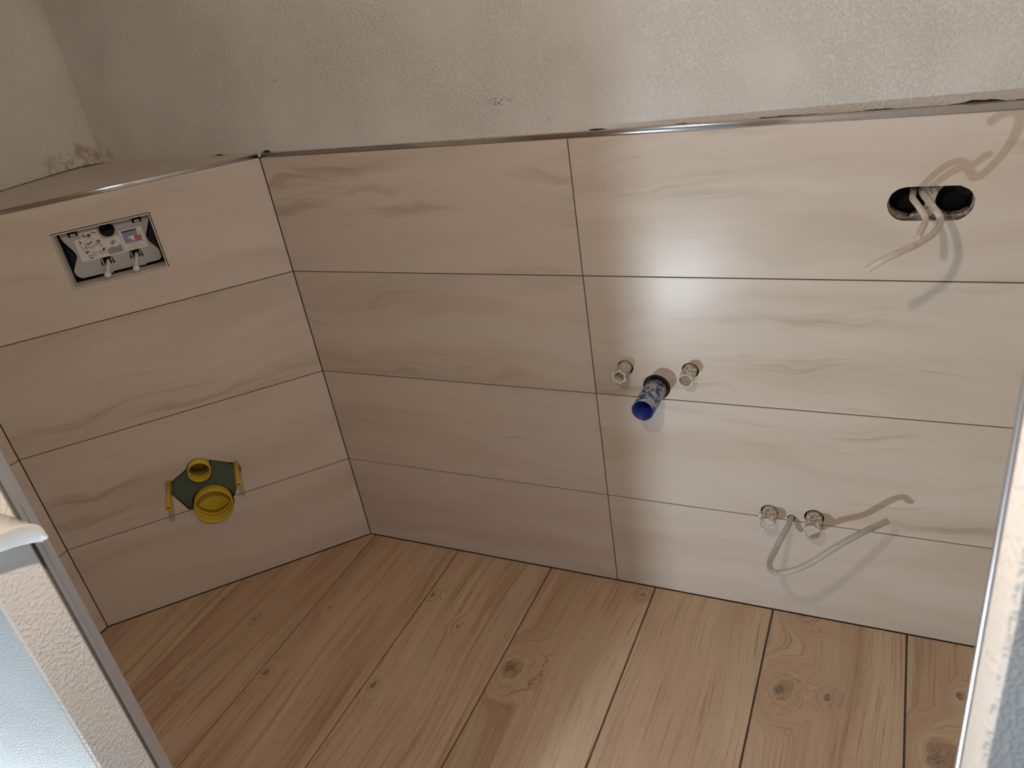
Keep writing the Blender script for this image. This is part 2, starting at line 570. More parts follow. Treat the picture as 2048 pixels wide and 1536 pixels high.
SOCK = stadium(1.416, 1.553, 1.0035, 1.0655, jit=0.0006)
HOLES = {
    'waste': circle(0.9662, 0.6188, 0.0318),
    'tapl': circle(0.8960, 0.6645, 0.0185),
    'tapr': circle(1.0455, 0.6675, 0.0190),
    'low1': circle(1.2150, 0.3055, 0.0195),
    'low2': circle(1.3130, 0.3060, 0.0215),
    'cable': circle(1.2640, 0.2960, 0.0092),
}
def back_cutters(y0, y1):
    out = [prism_xz(bmesh.new(), SOCK, y0, y1)]
    for h in HOLES.values():
        out.append(prism_xz(bmesh.new(), h, y0, y1))
    return out

wb = cut(mesh_of(box(-0.75, X_RIGHT + 0.1, 0.042, 0.16, 0.0, H_CEIL)), back_cutters(0.0, 0.12))
wall_back = structure(obj('wall_back', wb, 'masonry'), 'back wall, beige tiles to half height and rough white plaster above')
gb = cut(mesh_of(box(0.0, X_RIGHT, 0.0022, 0.0418, 0.0, Z4)), back_cutters(-0.01, 0.06))
obj('adhesive_bed', box(-0.60, X_RIGHT, 0.0122, 0.0418, Z4, TRIM_TOP - 0.0012), 'mortar', wall_back)
obj('grout', gb, 'grout', wall_back)

def tile_mesh(w, h, cutters=(), t=0.0105):
    me = mesh_of(box(-w / 2, w / 2, 0.0, t, -h / 2, h / 2, 0.0004))
    return cut(me, cutters) if cutters else me

def shift(pts, dx, dz):
    return [(x - dx, z - dz) for x, z in pts]

cols = [(0.0012, XA - JOINT / 2), (XA + JOINT / 2, X_RIGHT)]
for ci, (x0, x1) in enumerate(cols):
    for ri in range(4):
        z0 = ROWS[ri] + (JOINT / 2 if ri else 0.0018)
        z1 = ROWS[ri + 1] - (JOINT / 2 if ri < 3 else 0.0)
        xc, zc = (x0 + x1) / 2, (z0 + z1) / 2
        cs = []
        for pts in [SOCK] + list(HOLES.values()):
            xs, zs = [p[0] for p in pts], [p[1] for p in pts]
            if max(xs) > x0 and min(xs) < x1 and max(zs) > z0 and min(zs) < z1:
                cs.append(prism_xz(bmesh.new(), shift(pts, xc, zc), -0.02, 0.04))
        obj('tile', tile_mesh(x1 - x0, z1 - z0, cs), 'tile', wall_back, (xc, 0, zc))

# plaster coat above the tiles with its ragged lower edge
def ragged(x):
    v = TRIM_TOP - 0.0016 + 0.0016 * mnoise.noise((x * 60, 0.3, 0)) + 0.0012 * mnoise.noise((x * 210, 4.3, 0))
    for c, w, hgt in ((1.545, 0.032, 0.0055), (0.87, 0.030, 0.0032), (1.24, 0.05, 0.0022), (0.018, 0.012, 0.0075), (1.05, 0.02, 0.0015), (-0.14, 0.02, 0.0040), (1.39, 0.02, 0.0025), (1.62, 0.02, 0.003)):
        v += hgt * math.exp(-((x - c) / w) ** 2)
    return v

def plaster_y(x):
    return 0.0115 + max(0.0, x - 0.80) * 0.021

def coat(path, zlow, y_thick, h=H_CEIL):
    """upright sheet along a plan path, ragged along its foot"""
    bm = bmesh.new()
    rows = []
    for i, (p, q) in enumerate(path):
        z = zlow(i, p)
        rows.append([bm.verts.new((p[0], p[1], z)), bm.verts.new((p[0], p[1], h)),
                     bm.verts.new((q[0], q[1], z)), bm.verts.new((q[0], q[1], h))])
    for a, b in zip(rows[:-1], rows[1:]):
        bm.faces.new((a[0], b[0], b[1], a[1]))
        bm.faces.new((a[2], a[3], b[3], b[2]))
        bm.faces.new((a[0], a[2], b[2], b[0]))
        bm.faces.new((a[1], b[1], b[3], a[3]))
    for r in (rows[0], rows[-1]):
        bm.faces.new((r[0], r[1], r[3], r[2]))
    return bm

n = 620
path = []
for i in range(n + 1):
    x = -0.600 + (X_RIGHT + 0.600) * i / n
    path.append(((x, plaster_y(x)), (x, 0.0420)))
obj('plaster_coat', coat(path, lambda i, p: ragged(p[0]), 0.004), 'plaster', wall_back)

# ------------------------------------------------------------------ boxed-in corner (45 degrees)
# local frame: X to the right along the face (X = -s), Y into the wall, Z up
BOX_S0, BOX_S1, BOX_Z0, BOX_Z1 = 0.2892, 0.5108, 0.9807, 1.1167
BOXHOLE = [(-BOX_S1 - 0.0012, BOX_Z0 - 0.0012), (-BOX_S0 + 0.0022, BOX_Z0 - 0.0012), (-BOX_S0 + 0.0022, BOX_Z1 + 0.0022), (-BOX_S1 - 0.0012, BOX_Z1 + 0.0022)]
DRAIN_S, DRAIN_Z, DRAIN_R = 0.4000, 0.2862, 0.0530
FLUSH_S, FLUSH_Z, FLUSH_R = 0.4008, 0.4088, 0.0305
BOLTS = [(0.3050, 0.3885, 0.126, (0.3003, 0.386)), (0.4885, 0.3940, 0.140, (0.4885, 0.394))]
POLY = [(-s, z) for s, z in [(0.5007, 0.3856), (0.4294, 0.4204), (0.3663, 0.4247), (0.2978, 0.3853), (0.2963, 0.3684), (0.3040, 0.3489),
                             (0.3292, 0.3051), (0.3358, 0.2920), (0.3442, 0.2860), (0.4535, 0.2860), (0.4683, 0.2912), (0.4908, 0.3471), (0.5024, 0.3691)]]
POLY = POLY[::-1]
C_BIG = circle(-DRAIN_S, DRAIN_Z, DRAIN_R + 0.0035, 48)
C_SMALL = circle(-FLUSH_S, FLUSH_Z, FLUSH_R + 0.0022, 40)
corner_holes = [C_BIG, C_SMALL, circle(-BOLTS[0][0], BOLTS[0][1], 0.011, 20), circle(-BOLTS[1][0], BOLTS[1][1], 0.011, 20),
                [(-0.322, 0.384), (-0.308, 0.384), (-0.308, 0.405), (-0.322, 0.405)], [(-0.482, 0.393), (-0.474, 0.393), (-0.474, 0.408), (-0.482, 0.408)]]
bd = mesh_of(box(-S_END + 0.012, -0.012, 0.0135, 0.0260, 0.0, Z4 - 0.002))
bd = cut(bd, [prism_xz(bmesh.new(), BOXHOLE, -0.01, 0.05)] + [prism_xz(bmesh.new(), h, -0.01, 0.05) for h in corner_holes])
wall_corner = structure(obj('wall_corner', bd, 'board', None, (0, 0, 0), (0, 0, R45)), 'boxed-in toilet corner of green board clad in beige tiles, set at an angle')
gm = mesh_of(box(-S_END + 0.001, -0.0005, 0.0022, 0.0133, 0.0, Z4))
gm = cut(gm, [prism_xz(bmesh.new(), BOXHOLE, -0.01, 0.05), prism_xz(bmesh.new(), POLY, -0.01, 0.05), prism_xz(bmesh.new(), C_BIG, -0.01, 0.05), prism_xz(bmesh.new(), C_SMALL, -0.01, 0.05)])
obj('grout', gm, 'grout', wall_corner)
for ri in range(4):
    z0 = ROWS[ri] + (JOINT / 2 if ri else 0.0018)
    z1 = ROWS[ri + 1] - (JOINT / 2 if ri < 3 else 0.0)
    x0, x1 = -S_END + 0.0012, -0.0016
    xc, zc = (x0 + x1) / 2, (z0 + z1) / 2
    cs = []
    for pts in [BOXHOLE, POLY, C_BIG, C_SMALL]:
        zs = [p[1] for p in pts]
        if max(zs) > z0 and min(zs) < z1:
            cs.append(prism_xz(bmesh.new(), shift(pts, xc, zc), -0.02, 0.04))
    obj('tile', tile_mesh(x1 - x0, z1 - z0, cs), 'tile', wall_corner, (xc, 0, zc))

def cpt(s, d=0.0):
    """plan point on the corner face: s along it from the corner, d out of the wall"""
    return (-s * math.cos(R45) + d * NRM[0], -s * math.sin(R45) + d * NRM[1])

# ------------------------------------------------------------------ left wall
wall_left = structure(obj('wall_left', box(-0.80, -0.664, -1.30, 0.16, 0.0, H_CEIL), 'masonry'), 'left wall with rounded plaster corner above the tiled ledge')
curve = [(-0.574, 0.0118), (-0.590, 0.0060), (-0.606, -0.006), (-0.622, -0.022), (-0.634, -0.046), (-0.643, -0.080), (-0.648, -0.115), (-0.654, -0.18), (-0.658, -0.25), (-0.661, -0.35), (-0.662, -0.55), (-0.662, -1.19)]
dense = []
for a, b in zip(curve[:-1], curve[1:]):
    m = max(2, int(math.dist(a, b) / 0.004))
    for i in range(m):
        t = i / m
        dense.append((a[0] + (b[0] - a[0]) * t, a[1] + (b[1] - a[1]) * t))
dense.append(curve[-1])
pp = [((x, y), (min(x - 0.004, -0.6645) if y < -0.02 else x - 0.006, y + (0.004 if y > -0.05 else 0))) for x, y in dense]
def foot(i, p):
    return TRIM_TOP + 0.0012 + 0.0024 * abs(mnoise.noise((p[0] * 70, p[1] * 70, 2.0)))
obj('plaster_coat', coat(pp, foot, 0.004), 'plaster', wall_left)
# tiled face of the left wall, seen as a narrow strip beside the doorway
left_y0, left_y1 = -1.182, -S_END * math.sin(R45) - 0.0012
obj('grout', box(XW - 0.014, XW - 0.0012, left_y0, left_y1 + 0.001, 0.0, Z4), 'grout', wall_left)
for ri in range(4):
    z0 = ROWS[ri] + (JOINT / 2 if ri else 0.0018)
    z1 = ROWS[ri + 1] - (JOINT / 2 if ri < 3 else 0.0)
    w = left_y1 - left_y0
    obj('tile', tile_mesh(w, z1 - z0), 'tile', wall_left, (XW, (left_y0 + left_y1) / 2, (z0 + z1) / 2), (0, 0, PI / 2))
obj('wall_core', box(-0.664, XW - 0.014, left_y0, left_y1 - 0.03, 0.0, Z4), 'masonry', wall_left)

# ledge on top of the boxed-in corner
c0, c1 = cpt(0.010, -0.0125), cpt(S_END - 0.004, -0.0125)
led = [c0, (-0.0, 0.0120), (-0.60, 0.0120), (-0.650, -0.03), (-0.6635, -0.12), (-0.6635, c1[1]), c1]
lb = prism_xy(bmesh.new(), [(x, y) for x, y in led], TRIM_TOP - 0.0100, TRIM_TOP - 0.0005)
bmesh.ops.transform(lb, matrix=Matrix.Rotation(-R45, 4, 'Z'), verts=lb.verts)
obj('ledge_tile', lb, 'tile', wall_corner)
lb = prism_xy(bmesh.new(), [(-0.6635, left_y0), (XW - 0.0125, left_y0), (XW - 0.0125, c1[1] - 0.002), (-0.6635, c1[1] - 0.002)], TRIM_TOP - 0.0100, TRIM_TOP - 0.0005)
obj('ledge_tile', lb, 'tile', wall_left)

# ------------------------------------------------------------------ metal trims
def trim_profile(x0, x1):
    """square profile with a slightly crowned polished face"""
    zb, zt = Z4 + 0.0012, TRIM_TOP
    prof = [(0.0120, zb), (0.0011, zb)]
    n = 10
    half = (zt - zb) / 2
    for q in range(n + 1):
        a = math.radians(-10 + 20 * q / n)
        prof.append((0.0010 * (1 - (math.cos(a) - math.cos(math.radians(10))) / (1 - math.cos(math.radians(10)))), (zb + zt) / 2 + half * 0.94 * math.sin(a) / math.sin(math.radians(10))))
    prof += [(0.0014, zt), (0.0120, zt)]
    bm = bmesh.new()
    a = [bm.verts.new((x0, y, z)) for y, z in prof]
    b = [bm.verts.new((x1, y, z)) for y, z in prof]
    m = len(prof)
    bm.faces.new(a); bm.faces.new(b[::-1])
    for q in range(m):
        u = (q + 1) % m
        f = bm.faces.new((a[q], b[q], b[u], a[u]))
        f.smooth = 2 <= q < m - 3
    bx(bm, x0, x1, 0.0012, 0.0100, Z4 - 0.0002, zb + 0.0001)
    return bm
structure(obj('trim_1', trim_profile(0.0065, X_RIGHT), 'chrome'), 'polished metal edge trim along the top of the back wall tiles')
structure(obj('trim_2', trim_profile(-S_END + 0.001, -0.0030), 'chrome', None, (0, 0, 0), (0, 0, R45)), 'polished metal edge trim along the front of the corner ledge')
tl = box(0.0, 0.0120, 0.0, 0.0120, 0.0, TRIM_TOP, 0.0005)
o = structure(obj('trim_3', tl, 'chrome', None, (XW - 0.012, left_y0, Z4 + 0.0012)), 'metal edge trim on the left wall ledge')
o.data = mesh_of(box(0.0, 0.0120, 0.0, left_y1 - left_y0 - 0.004, 0.0, TRIM_TOP - Z4 - 0.0012, 0.0006))
o.data.materials.append(M['chrome'])

# ------------------------------------------------------------------ wall with the doorway
DOOR_H = 2.06


fm = bmesh.new()
bx(fm, -1.6, XL, Y_OUT, Y_IN - 0.0165, 0.0, H_CEIL, 0.0022)
bx(fm, XL - 0.001, XR + 0.001, Y_OUT, Y_IN - 0.0165, DOOR_H, H_CEIL)
wall_front = structure(obj('wall_front', fm, 'jamb_plaster'), 'rough plastered wall with the doorway one looks through')
obj('jamb', box(XR, 2.6, Y_OUT, Y_IN - 0.0185, 0.0, H_CEIL, 0.0022), 'jamb_plaster', wall_front)
ok = bmesh.new()
bx(ok, -1.6, XL - 0.0024, Y_OUT - 0.0008, Y_OUT + 0.001, 0.0, H_CEIL)
bx(ok, XR + 0.0024, 2.6, Y_OUT - 0.0008, Y_OUT + 0.001, 0.0, H_CEIL)
obj('outer_coat', ok, 'outer_plaster', wall_front)
gm = bmesh.new()
bx(gm, XW, XL - 0.0135, Y_IN - 0.0165, Y_IN, 0.0, H_CEIL)
bx(gm, XR + 0.0135, X_RIGHT, Y_IN - 0.0185, Y_IN, 0.0, H_CEIL)
bx(gm, XL - 0.0135, XR + 0.0135, Y_IN - 0.0165, Y_IN, DOOR_H + 0.013, H_CEIL)
obj('inner_lining', gm, 'tile', wall_front)
dk = bmesh.new()
bx(dk, XL - 0.0135, XL - 0.006, Y_IN - 0.0167, Y_IN - 0.0125, 0.0, DOOR_H)
bx(dk, XR + 0.006, XR + 0.0135, Y_IN - 0.0187, Y_IN - 0.0125, 0.0, DOOR_H)
obj('open_joint', dk, 'dark_joint', wall_front)
def jamb_trim(side, x):
    bm = bmesh.new()
    s = side
    lo, hi = sorted((x, x + s * 0.0125))
    bx(bm, lo, hi, Y_IN - 0.0085, Y_IN, 0.0, DOOR_H, 0.0006)
    lo, hi = sorted((x + s * 0.0008, x + s * 0.0125))
    bx(bm, lo, hi, Y_IN - 0.0132, Y_IN - 0.0084, 0.0, DOOR_H)
    return bm
structure(obj('trim_4', jamb_trim(-1, XL), 'alu'), 'upright metal edge trim at the jamb beside the toilet corner')
structure(obj('trim_5', jamb_trim(1, XR), 'alu'), 'upright metal edge trim at the brightly lit jamb beside the back wall')
structure(obj('wall_right', box(X_RIGHT, X_RIGHT + 0.1, Y_IN, 0.016, 0.0, H_CEIL), 'plaster'), 'right side wall of the small room')
structure(obj('ceiling', box(-1.6, 2.6, -2.3, 0.16, H_CEIL, H_CEIL + 0.1), 'plaster'), 'white plastered ceiling')

# ------------------------------------------------------------------ cistern service opening
fb = empty('cistern_box', 'rectangular cistern service opening with grey plate, stickers and two white rods', 'cistern opening', (0, 0, 0), R45)
def ring_rect(s0, s1, z0, z1, t, y0, y1):
    bm = bmesh.new()
    o4 = [(-s1, z0), (-s0, z0), (-s0, z1), (-s1, z1)]
    i4 = [(-s1 + t, z0 + t), (-s0 - t, z0 + t), (-s0 - t, z1 - t), (-s1 + t, z1 - t)]
    V = {}
    for nm, pts in (('o', o4), ('i', i4)):
        for q, y in ((0, y0), (1, y1)):
            for j, (x, z) in enumerate(pts):
                V[nm, q, j] = bm.verts.new((x, y, z))
    for j in range(4):
        u = (j + 1) % 4
        bm.faces.new((V['o', 0, j], V['o', 0, u], V['i', 0, u], V['i', 0, j]))
        bm.faces.new((V['o', 1, j], V['i', 1, j], V['i', 1, u], V['o', 1, u]))
        bm.faces.new((V['o', 0, j], V['o', 1, j], V['o', 1, u], V['o', 0, u]))
        bm.faces.new((V['i', 0, j], V['i', 0, u], V['i', 1, u], V['i', 1, j]))
    return bm
obj('frame', ring_rect(BOX_S0, BOX_S1, BOX_Z0, BOX_Z1, 0.0026, -0.0012, 0.046), 'frame_white', fb)
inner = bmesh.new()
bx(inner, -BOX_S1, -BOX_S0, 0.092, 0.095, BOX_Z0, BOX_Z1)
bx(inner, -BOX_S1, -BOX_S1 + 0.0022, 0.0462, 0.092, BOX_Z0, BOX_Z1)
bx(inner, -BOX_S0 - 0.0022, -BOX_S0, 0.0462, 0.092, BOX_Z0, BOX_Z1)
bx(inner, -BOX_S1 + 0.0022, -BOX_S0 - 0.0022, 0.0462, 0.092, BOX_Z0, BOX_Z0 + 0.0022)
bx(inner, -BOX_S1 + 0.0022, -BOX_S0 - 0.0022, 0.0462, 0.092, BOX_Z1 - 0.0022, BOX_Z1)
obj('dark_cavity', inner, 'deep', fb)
PY = 0.0430
outline = [(0.5020, 1.1120), (0.5015, 1.0960), (0.4985, 1.0870), (0.4860, 1.0610), (0.4832, 1.0530), (0.4838, 1.0440), (0.5000, 1.0190), (0.5030, 1.0120), (0.5020, 1.0030), (0.4975, 0.9960), (0.4900, 0.9915),
           (0.4300, 0.9910), (0.4280, 0.9880), (0.4200, 0.9880), (0.4180, 0.9910), (0.3000 + 0.0720, 0.9910), (0.3700, 0.9880), (0.3400, 0.9880), (0.3380, 0.9910), (0.3080, 0.9915), (0.3015, 0.9960), (0.3000, 1.0140), (0.3020, 1.0210),
           (0.3160, 1.0430), (0.3175, 1.0520), (0.3165, 1.0600), (0.3010, 1.0880), (0.2980, 1.0960), (0.2975, 1.1120)]
pl = prism_xz(bmesh.new(), [(-s, z) for s, z in outline], PY, PY + 0.004)
plm = mesh_of(pl)
cuts = [prism_xz(bmesh.new(), circle(-0.3975, 1.0930, 0.0180), 0.0, 0.08)]
for s, z in ((0.4230, 1.0215), (0.3550, 1.0215)):
    cuts.append(prism_xz(bmesh.new(), [(-s - 0.0165, z - 0.011), (-s + 0.0165, z - 0.011), (-s + 0.0125, z + 0.0085), (-s - 0.0125, z + 0.0085)], 0.0, 0.08))
for s in (0.4740, 0.3255):
    cuts.append(prism_xz(bmesh.new(), [(-s - 0.011, 1.0935), (-s + 0.011, 1.0935), (-s + 0.011, 1.1055), (-s - 0.011, 1.1055)], 0.0, 0.08))
plate = obj('cover_plate', cut(plm, cuts), 'plate_grey', fb)
# raised border of the plate
rim = bmesh.new()
inset = [(0.40 + (s - 0.40) * 0.955, 1.052 + (z - 1.052) * 0.93) for s, z in outline]
vo = [(rim.verts.new((-s, PY - 0.0016, z)), rim.verts.new((-s, PY + 0.0002, z))) for s, z in outline]
vi = [(rim.verts.new((-s, PY - 0.0016, z)), rim.verts.new((-s, PY + 0.0002, z))) for s, z in [(s + (0.40 - s) * 0.018, z + (1.052 - z) * 0.03) for s, z in outline]]
m = len(outline)
for j in range(m):
    u = (j + 1) % m
    rim.faces.new((vo[j][0], vo[u][0], vi[u][0], vi[j][0]))
    rim.faces.new((vo[j][0], vo[j][1], vo[u][1], vo[u][0]))
    rim.faces.new((vi[j][0], vi[u][0], vi[u][1], vi[j][1]))
obj('plate_rim', rim, 'plate_grey', plate)
col_ring = lathe([(0.0180, PY - 0.0035), (0.0205, PY - 0.0035), (0.0205, PY + 0.001), (0.0180, PY + 0.012)], 36)
obj('round_collar', mesh_of(col_ring, True), 'plate_grey', plate, (-0.3975, 0, 1.0930))
for s in (0.4740, 0.3255):
    obj('latch', box(-s - 0.0065, -s + 0.0065, PY - 0.001, PY + 0.010, 1.0945, 1.1015, 0.001), 'plate_grey', fb)
for s, z in ((0.4230, 1.0215), (0.3550, 1.0215)):
    g = box(-s - 0.0115, -s - 0.0090, PY - 0.002, PY + 0.006, z - 0.010, z + 0.006, 0.0004)
    bx(g, -s + 0.0090, -s + 0.0115, PY - 0.002, PY + 0.006, z - 0.010, z + 0.006, 0.0004)
    obj('rod_guide', g, 'plate_grey', fb)
for s0, z0, s1, z1 in ((0.4230, 1.0200, 0.4290, 0.9935), (0.3550, 1.0200, 0.3622, 0.9915)):
    a, b = Vector((-s0 + 0.001, 0.056, z0 - 0.002)), Vector((-s1, 0.0085, z1))
    path = [a.lerp(b, t / 6) for t in range(7)]
    rod = obj('rod', mesh_of(tube(path, 0.0050, 16, tip=False), True), 'rod_white', fb)
    kb = bmesh.new()
    bmesh.ops.create_uvsphere(kb, u_segments=18, v_segments=12, radius=0.0082)
    bmesh.ops.scale(kb, vec=(1.05, 0.75, 0.92), verts=kb.verts)
    bmesh.ops.translate(kb, vec=b, verts=kb.verts)
    obj('rod_tip', mesh_of(kb, True), 'rod_white', rod)

# stickers: printed paper on the plate
def flat(bm, s0, s1, z0, z1, y):
    bx(bm, -s1, -s0, y - 0.0002, y, z0, z1)
st1 = obj('sticker', box(-0.4770, -0.3765, PY - 0.0010, PY - 0.0006, 1.0292, 1.0740), 'paper', fb)
pt = bmesh.new(); flat(pt, 0.4155, 0.4770, 1.0740, 1.0850, PY - 0.0006)
flat(pt, 0.4190, 0.4585, 1.0850, 1.1020, PY - 0.0006)
obj('sticker_top', pt, 'paper', st1)
st2 = obj('sticker', box(-0.3750, -0.3205, PY - 0.0012, PY - 0.0008, 1.0305, 1.0835), 'paper', fb)
IY = PY - 0.00125
def stroke(bm, pts, w, y=IY):
    for (s0, z0), (s1, z1) in zip(pts[:-1], pts[1:]):
        d = Vector((s1 - s0, z1 - z0))
        if d.length < 1e-7:
            continue
        nn = Vector((-d.y, d.x)).normalized() * w * 0.68
        q = [(s0 + nn.x, z0 + nn.y), (s1 + nn.x, z1 + nn.y), (s1 - nn.x, z1 - nn.y), (s0 - nn.x, z0 - nn.y)]
        bm.faces.new([bm.verts.new((-s, y, z)) for s, z in q])
ink = bmesh.new()
def scribble(bm, s0, s1, z, h, w=0.0006, seed=1):
    rnd = random.Random(seed)
    s = s0
    while s > s1:
        cw = h * rnd.uniform(0.45, 0.8)
        if rnd.random() < 0.8:
            pts = [(s - cw * rnd.random(), z + h * rnd.random()) for _ in range(4)]
            stroke(bm, pts, w)
        s -= cw * 1.35
# bottle with a brush, spray pattern, burst bubble, tape pictograms (line drawings)
stroke(ink, [(0.4660, 1.0800), (0.4630, 1.0735)], 0.0022)
stroke(ink, [(0.4690, 1.0740), (0.4660, 1.0660), (0.4635, 1.0560), (0.4600, 1.0515), (0.4550, 1.0530), (0.4560, 1.0620), (0.4600, 1.0690)], 0.0008)
stroke(ink, [(0.4620, 1.0490), (0.4545, 1.0505)], 0.0022)
stroke(ink, [(0.4585, 1.0590), (0.4560, 1.0625), (0.4535, 1.0640)], 0.0012)
cc = [(0.4440 + 0.0115 * math.cos(t), 1.0700 + 0.0125 * math.sin(t)) for t in [2 * PI * i / 22 for i in range(23)]]
stroke(ink, cc, 0.0005)
cc = [(0.4450 + 0.0065 * math.cos(t), 1.0660 + 0.0050 * math.sin(t)) for t in [PI * i / 10 - PI for i in range(11)]]
stroke(ink, cc, 0.0008)
stroke(ink, [(0.4530, 1.0700), (0.4480, 1.0690), (0.4430, 1.0705), (0.4395, 1.0740)], 0.0018)
stroke(ink, [(0.4340, 1.0620), (0.4290, 1.0650), (0.4265, 1.0710), (0.4250, 1.0760)], 0.0010)
stroke(ink, [(0.4300, 1.0735), (0.4255, 1.0690), (0.4235, 1.0620), (0.4220, 1.0560)], 0.0013)
stroke(ink, [(0.4250, 1.0700), (0.4200, 1.0720)], 0.0018)
stroke(ink, [(0.4225, 1.0500), (0.4180, 1.0480)], 0.0045)
stroke(ink, [(0.4220, 1.0500), (0.4195, 1.0400), (0.4180, 1.0360)], 0.0007)
for z in (1.0520, 1.0470, 1.0420):
    stroke(ink, [(0.4150, z), (0.4140, z - 0.0014)], 0.0013)
scribble(ink, 0.4540, 0.4440, 1.0490, 0.0030, 0.0005, 3)
scribble(ink, 0.4470, 0.4230, 1.0430, 0.0034, 0.0007, 4)
scribble(ink, 0.4490, 0.4230, 1.0378, 0.0034, 0.0006, 5)
stroke(ink, [(0.4300, 1.0475), (0.4285, 1.0465)], 0.0018)
cc = [(0.4540 + 0.0040 * math.cos(t), 1.0390 + 0.0042 * math.sin(t)) for t in [PI * 2 * i / 12 for i in range(13)]]
stroke(ink, cc, 0.0010)
stroke(ink, [(0.4590, 1.0335), (0.4470, 1.0340)], 0.0008)
scribble(ink, 0.4680, 0.4640, 1.0495, 0.0028, 0.0008, 8)
# tools row at the top
for s, z, r in ((0.4405, 1.0890, 0.0034), (0.4520, 1.0910, 0.0030)):
    stroke(ink, [(s + r * math.cos(2 * PI * i / 10), z + r * math.sin(2 * PI * i / 10)) for i in range(11)], 0.0014)
stroke(ink, [(0.4405, 1.0905), (0.4405, 1.0875)], 0.0050)
stroke(ink, [(0.4330, 1.0960), (0.4290, 1.0925), (0.4230, 1.0915)], 0.0016)
stroke(ink, [(0.4500, 1.0880), (0.4460, 1.0865)], 0.0016)
obj('print', ink, 'ink', st1)
gi = bmesh.new()
for q in ([(0.4130, 1.0330), (0.3790, 1.0330), (0.3790, 1.0530), (0.3900, 1.0480), (0.4050, 1.0500), (0.4130, 1.0450)],):
    gi.faces.new([gi.verts.new((-s, IY + 0.0001, z)) for s, z in q])
stroke(gi, [(0.4000, 1.0560), (0.3900, 1.0640)], 0.0060)
obj('print', gi, 'ink_grey', st1)
IY2 = PY - 0.00155
bl = bmesh.new()
bl.faces.new([bl.verts.new((-s, IY2, z)) for s, z in ((0.3690, 1.0490), (0.3350, 1.0490), (0.3350, 1.0770), (0.3690, 1.0770))])
obj('print', bl, 'ink_blue', st2)
rd = bmesh.new()
rd.faces.new([rd.verts.new((-s, IY2 - 0.0001, z)) for s, z in ((0.3450, 1.0495), (0.3285, 1.0495), (0.3290, 1.0640), (0.3435, 1.0640))])
obj('print', rd, 'ink_red', st2)
wh = bmesh.new()
wh.faces.new([wh.verts.new((-s, IY2 - 0.0001, z)) for s, z in ((0.3600, 1.0640), (0.3455, 1.0510), (0.3440, 1.0660))])
obj('print', wh, 'paper', st2)
IY = IY2 - 0.0002
ik = bmesh.new()
stroke(ik, [(0.3690, 1.0785), (0.3340, 1.0785)], 0.0030)
stroke(ik, [(0.3600, 1.0640), (0.3455, 1.0498)], 0.0009)
stroke(ik, [(0.3600, 1.0645), (0.3435, 1.0660), (0.3455, 1.0498)], 0.0006)
scribble(ik, 0.3570, 0.3470, 1.0705, 0.0026, 0.0010, 12)
for s, z in ((0.3300, 1.0690), (0.3280, 1.0600), (0.3300, 1.0480)):
    stroke(ik, [(s, z), (s - 0.0016, z - 0.0018)], 0.0016)
scribble(ik, 0.3610, 0.3480, 1.0440, 0.0030, 0.0008, 13)
stroke(ik, [(0.3420, 1.0440), (0.3405, 1.0475), (0.3395, 1.0440)], 0.0007)
obj('print', ik, 'ink', st2)
ib = bmesh.new()
scribble(ib, 0.3590, 0.3290, 1.0385, 0.0036, 0.0007, 14)
scribble(ib, 0.3590, 0.3300, 1.0335, 0.0036, 0.0007, 15)
stroke(ib, [(0.3650, 1.0400), (0.3665, 1.0370), (0.3640, 1.0370), (0.3645, 1.0330)], 0.0008)
obj('print', ib, 'ink_brown', st2)

# ------------------------------------------------------------------ yellow toilet connections
def corner_thing(name, label, cat, s, z, group=None):
    return empty(name, label, cat, (cpt(s)[0], cpt(s)[1], z), R45, group)

t = corner_thing('waste_pipe', 'large yellow plastic waste socket under the small yellow one', 'pipe', DRAIN_S, DRAIN_Z)
r = DRAIN_R
obj('socket', mesh_of(lathe([(r, 0.050), (r, -0.0195), (r - 0.0012, -0.0205), (r - 0.0022, -0.0195), (r - 0.0022, 0.050)], 56), True), 'yellow', t)
ridge = lathe([(r - 0.0022, 0.006), (r - 0.0042, 0.0065), (r - 0.0042, 0.009), (r - 0.0022, 0.0095)], 56)
obj('inner_ridge', mesh_of(ridge), 'yellow', t)
ridge = lathe([(r - 0.0021, 0.0225), (r - 0.0056, 0.0230), (r - 0.0056, 0.0255), (r - 0.0021, 0.0265)], 56)
obj('inner_ridge', mesh_of(ridge), 'yellow', t)
obj('end_cap', mesh_of(lathe([(r - 0.0023, 0.046), (r - 0.0023, 0.0495)], 56, closed=False)), 'yellow', t)

t = corner_thing('flush_pipe', 'small yellow plastic flush pipe socket above the large one', 'pipe', FLUSH_S, FLUSH_Z)
r = FLUSH_R
obj('socket', mesh_of(lathe([(r, 0.055), (r, -0.0245), (r - 0.001, -0.0255), (r - 0.0019, -0.0245), (r - 0.0019, 0.055)], 44), True), 'yellow', t)
obj('inner_ridge', mesh_of(lathe([(r - 0.0019, -0.002), (r - 0.0032, -0.0015), (r - 0.0032, 0.0010), (r - 0.0019, 0.0015)], 44)), 'yellow', t)
obj('end_cap', mesh_of(lathe([(r - 0.0020, 0.050), (r - 0.0020, 0.054)], 44, closed=False)), 'yellow', t)

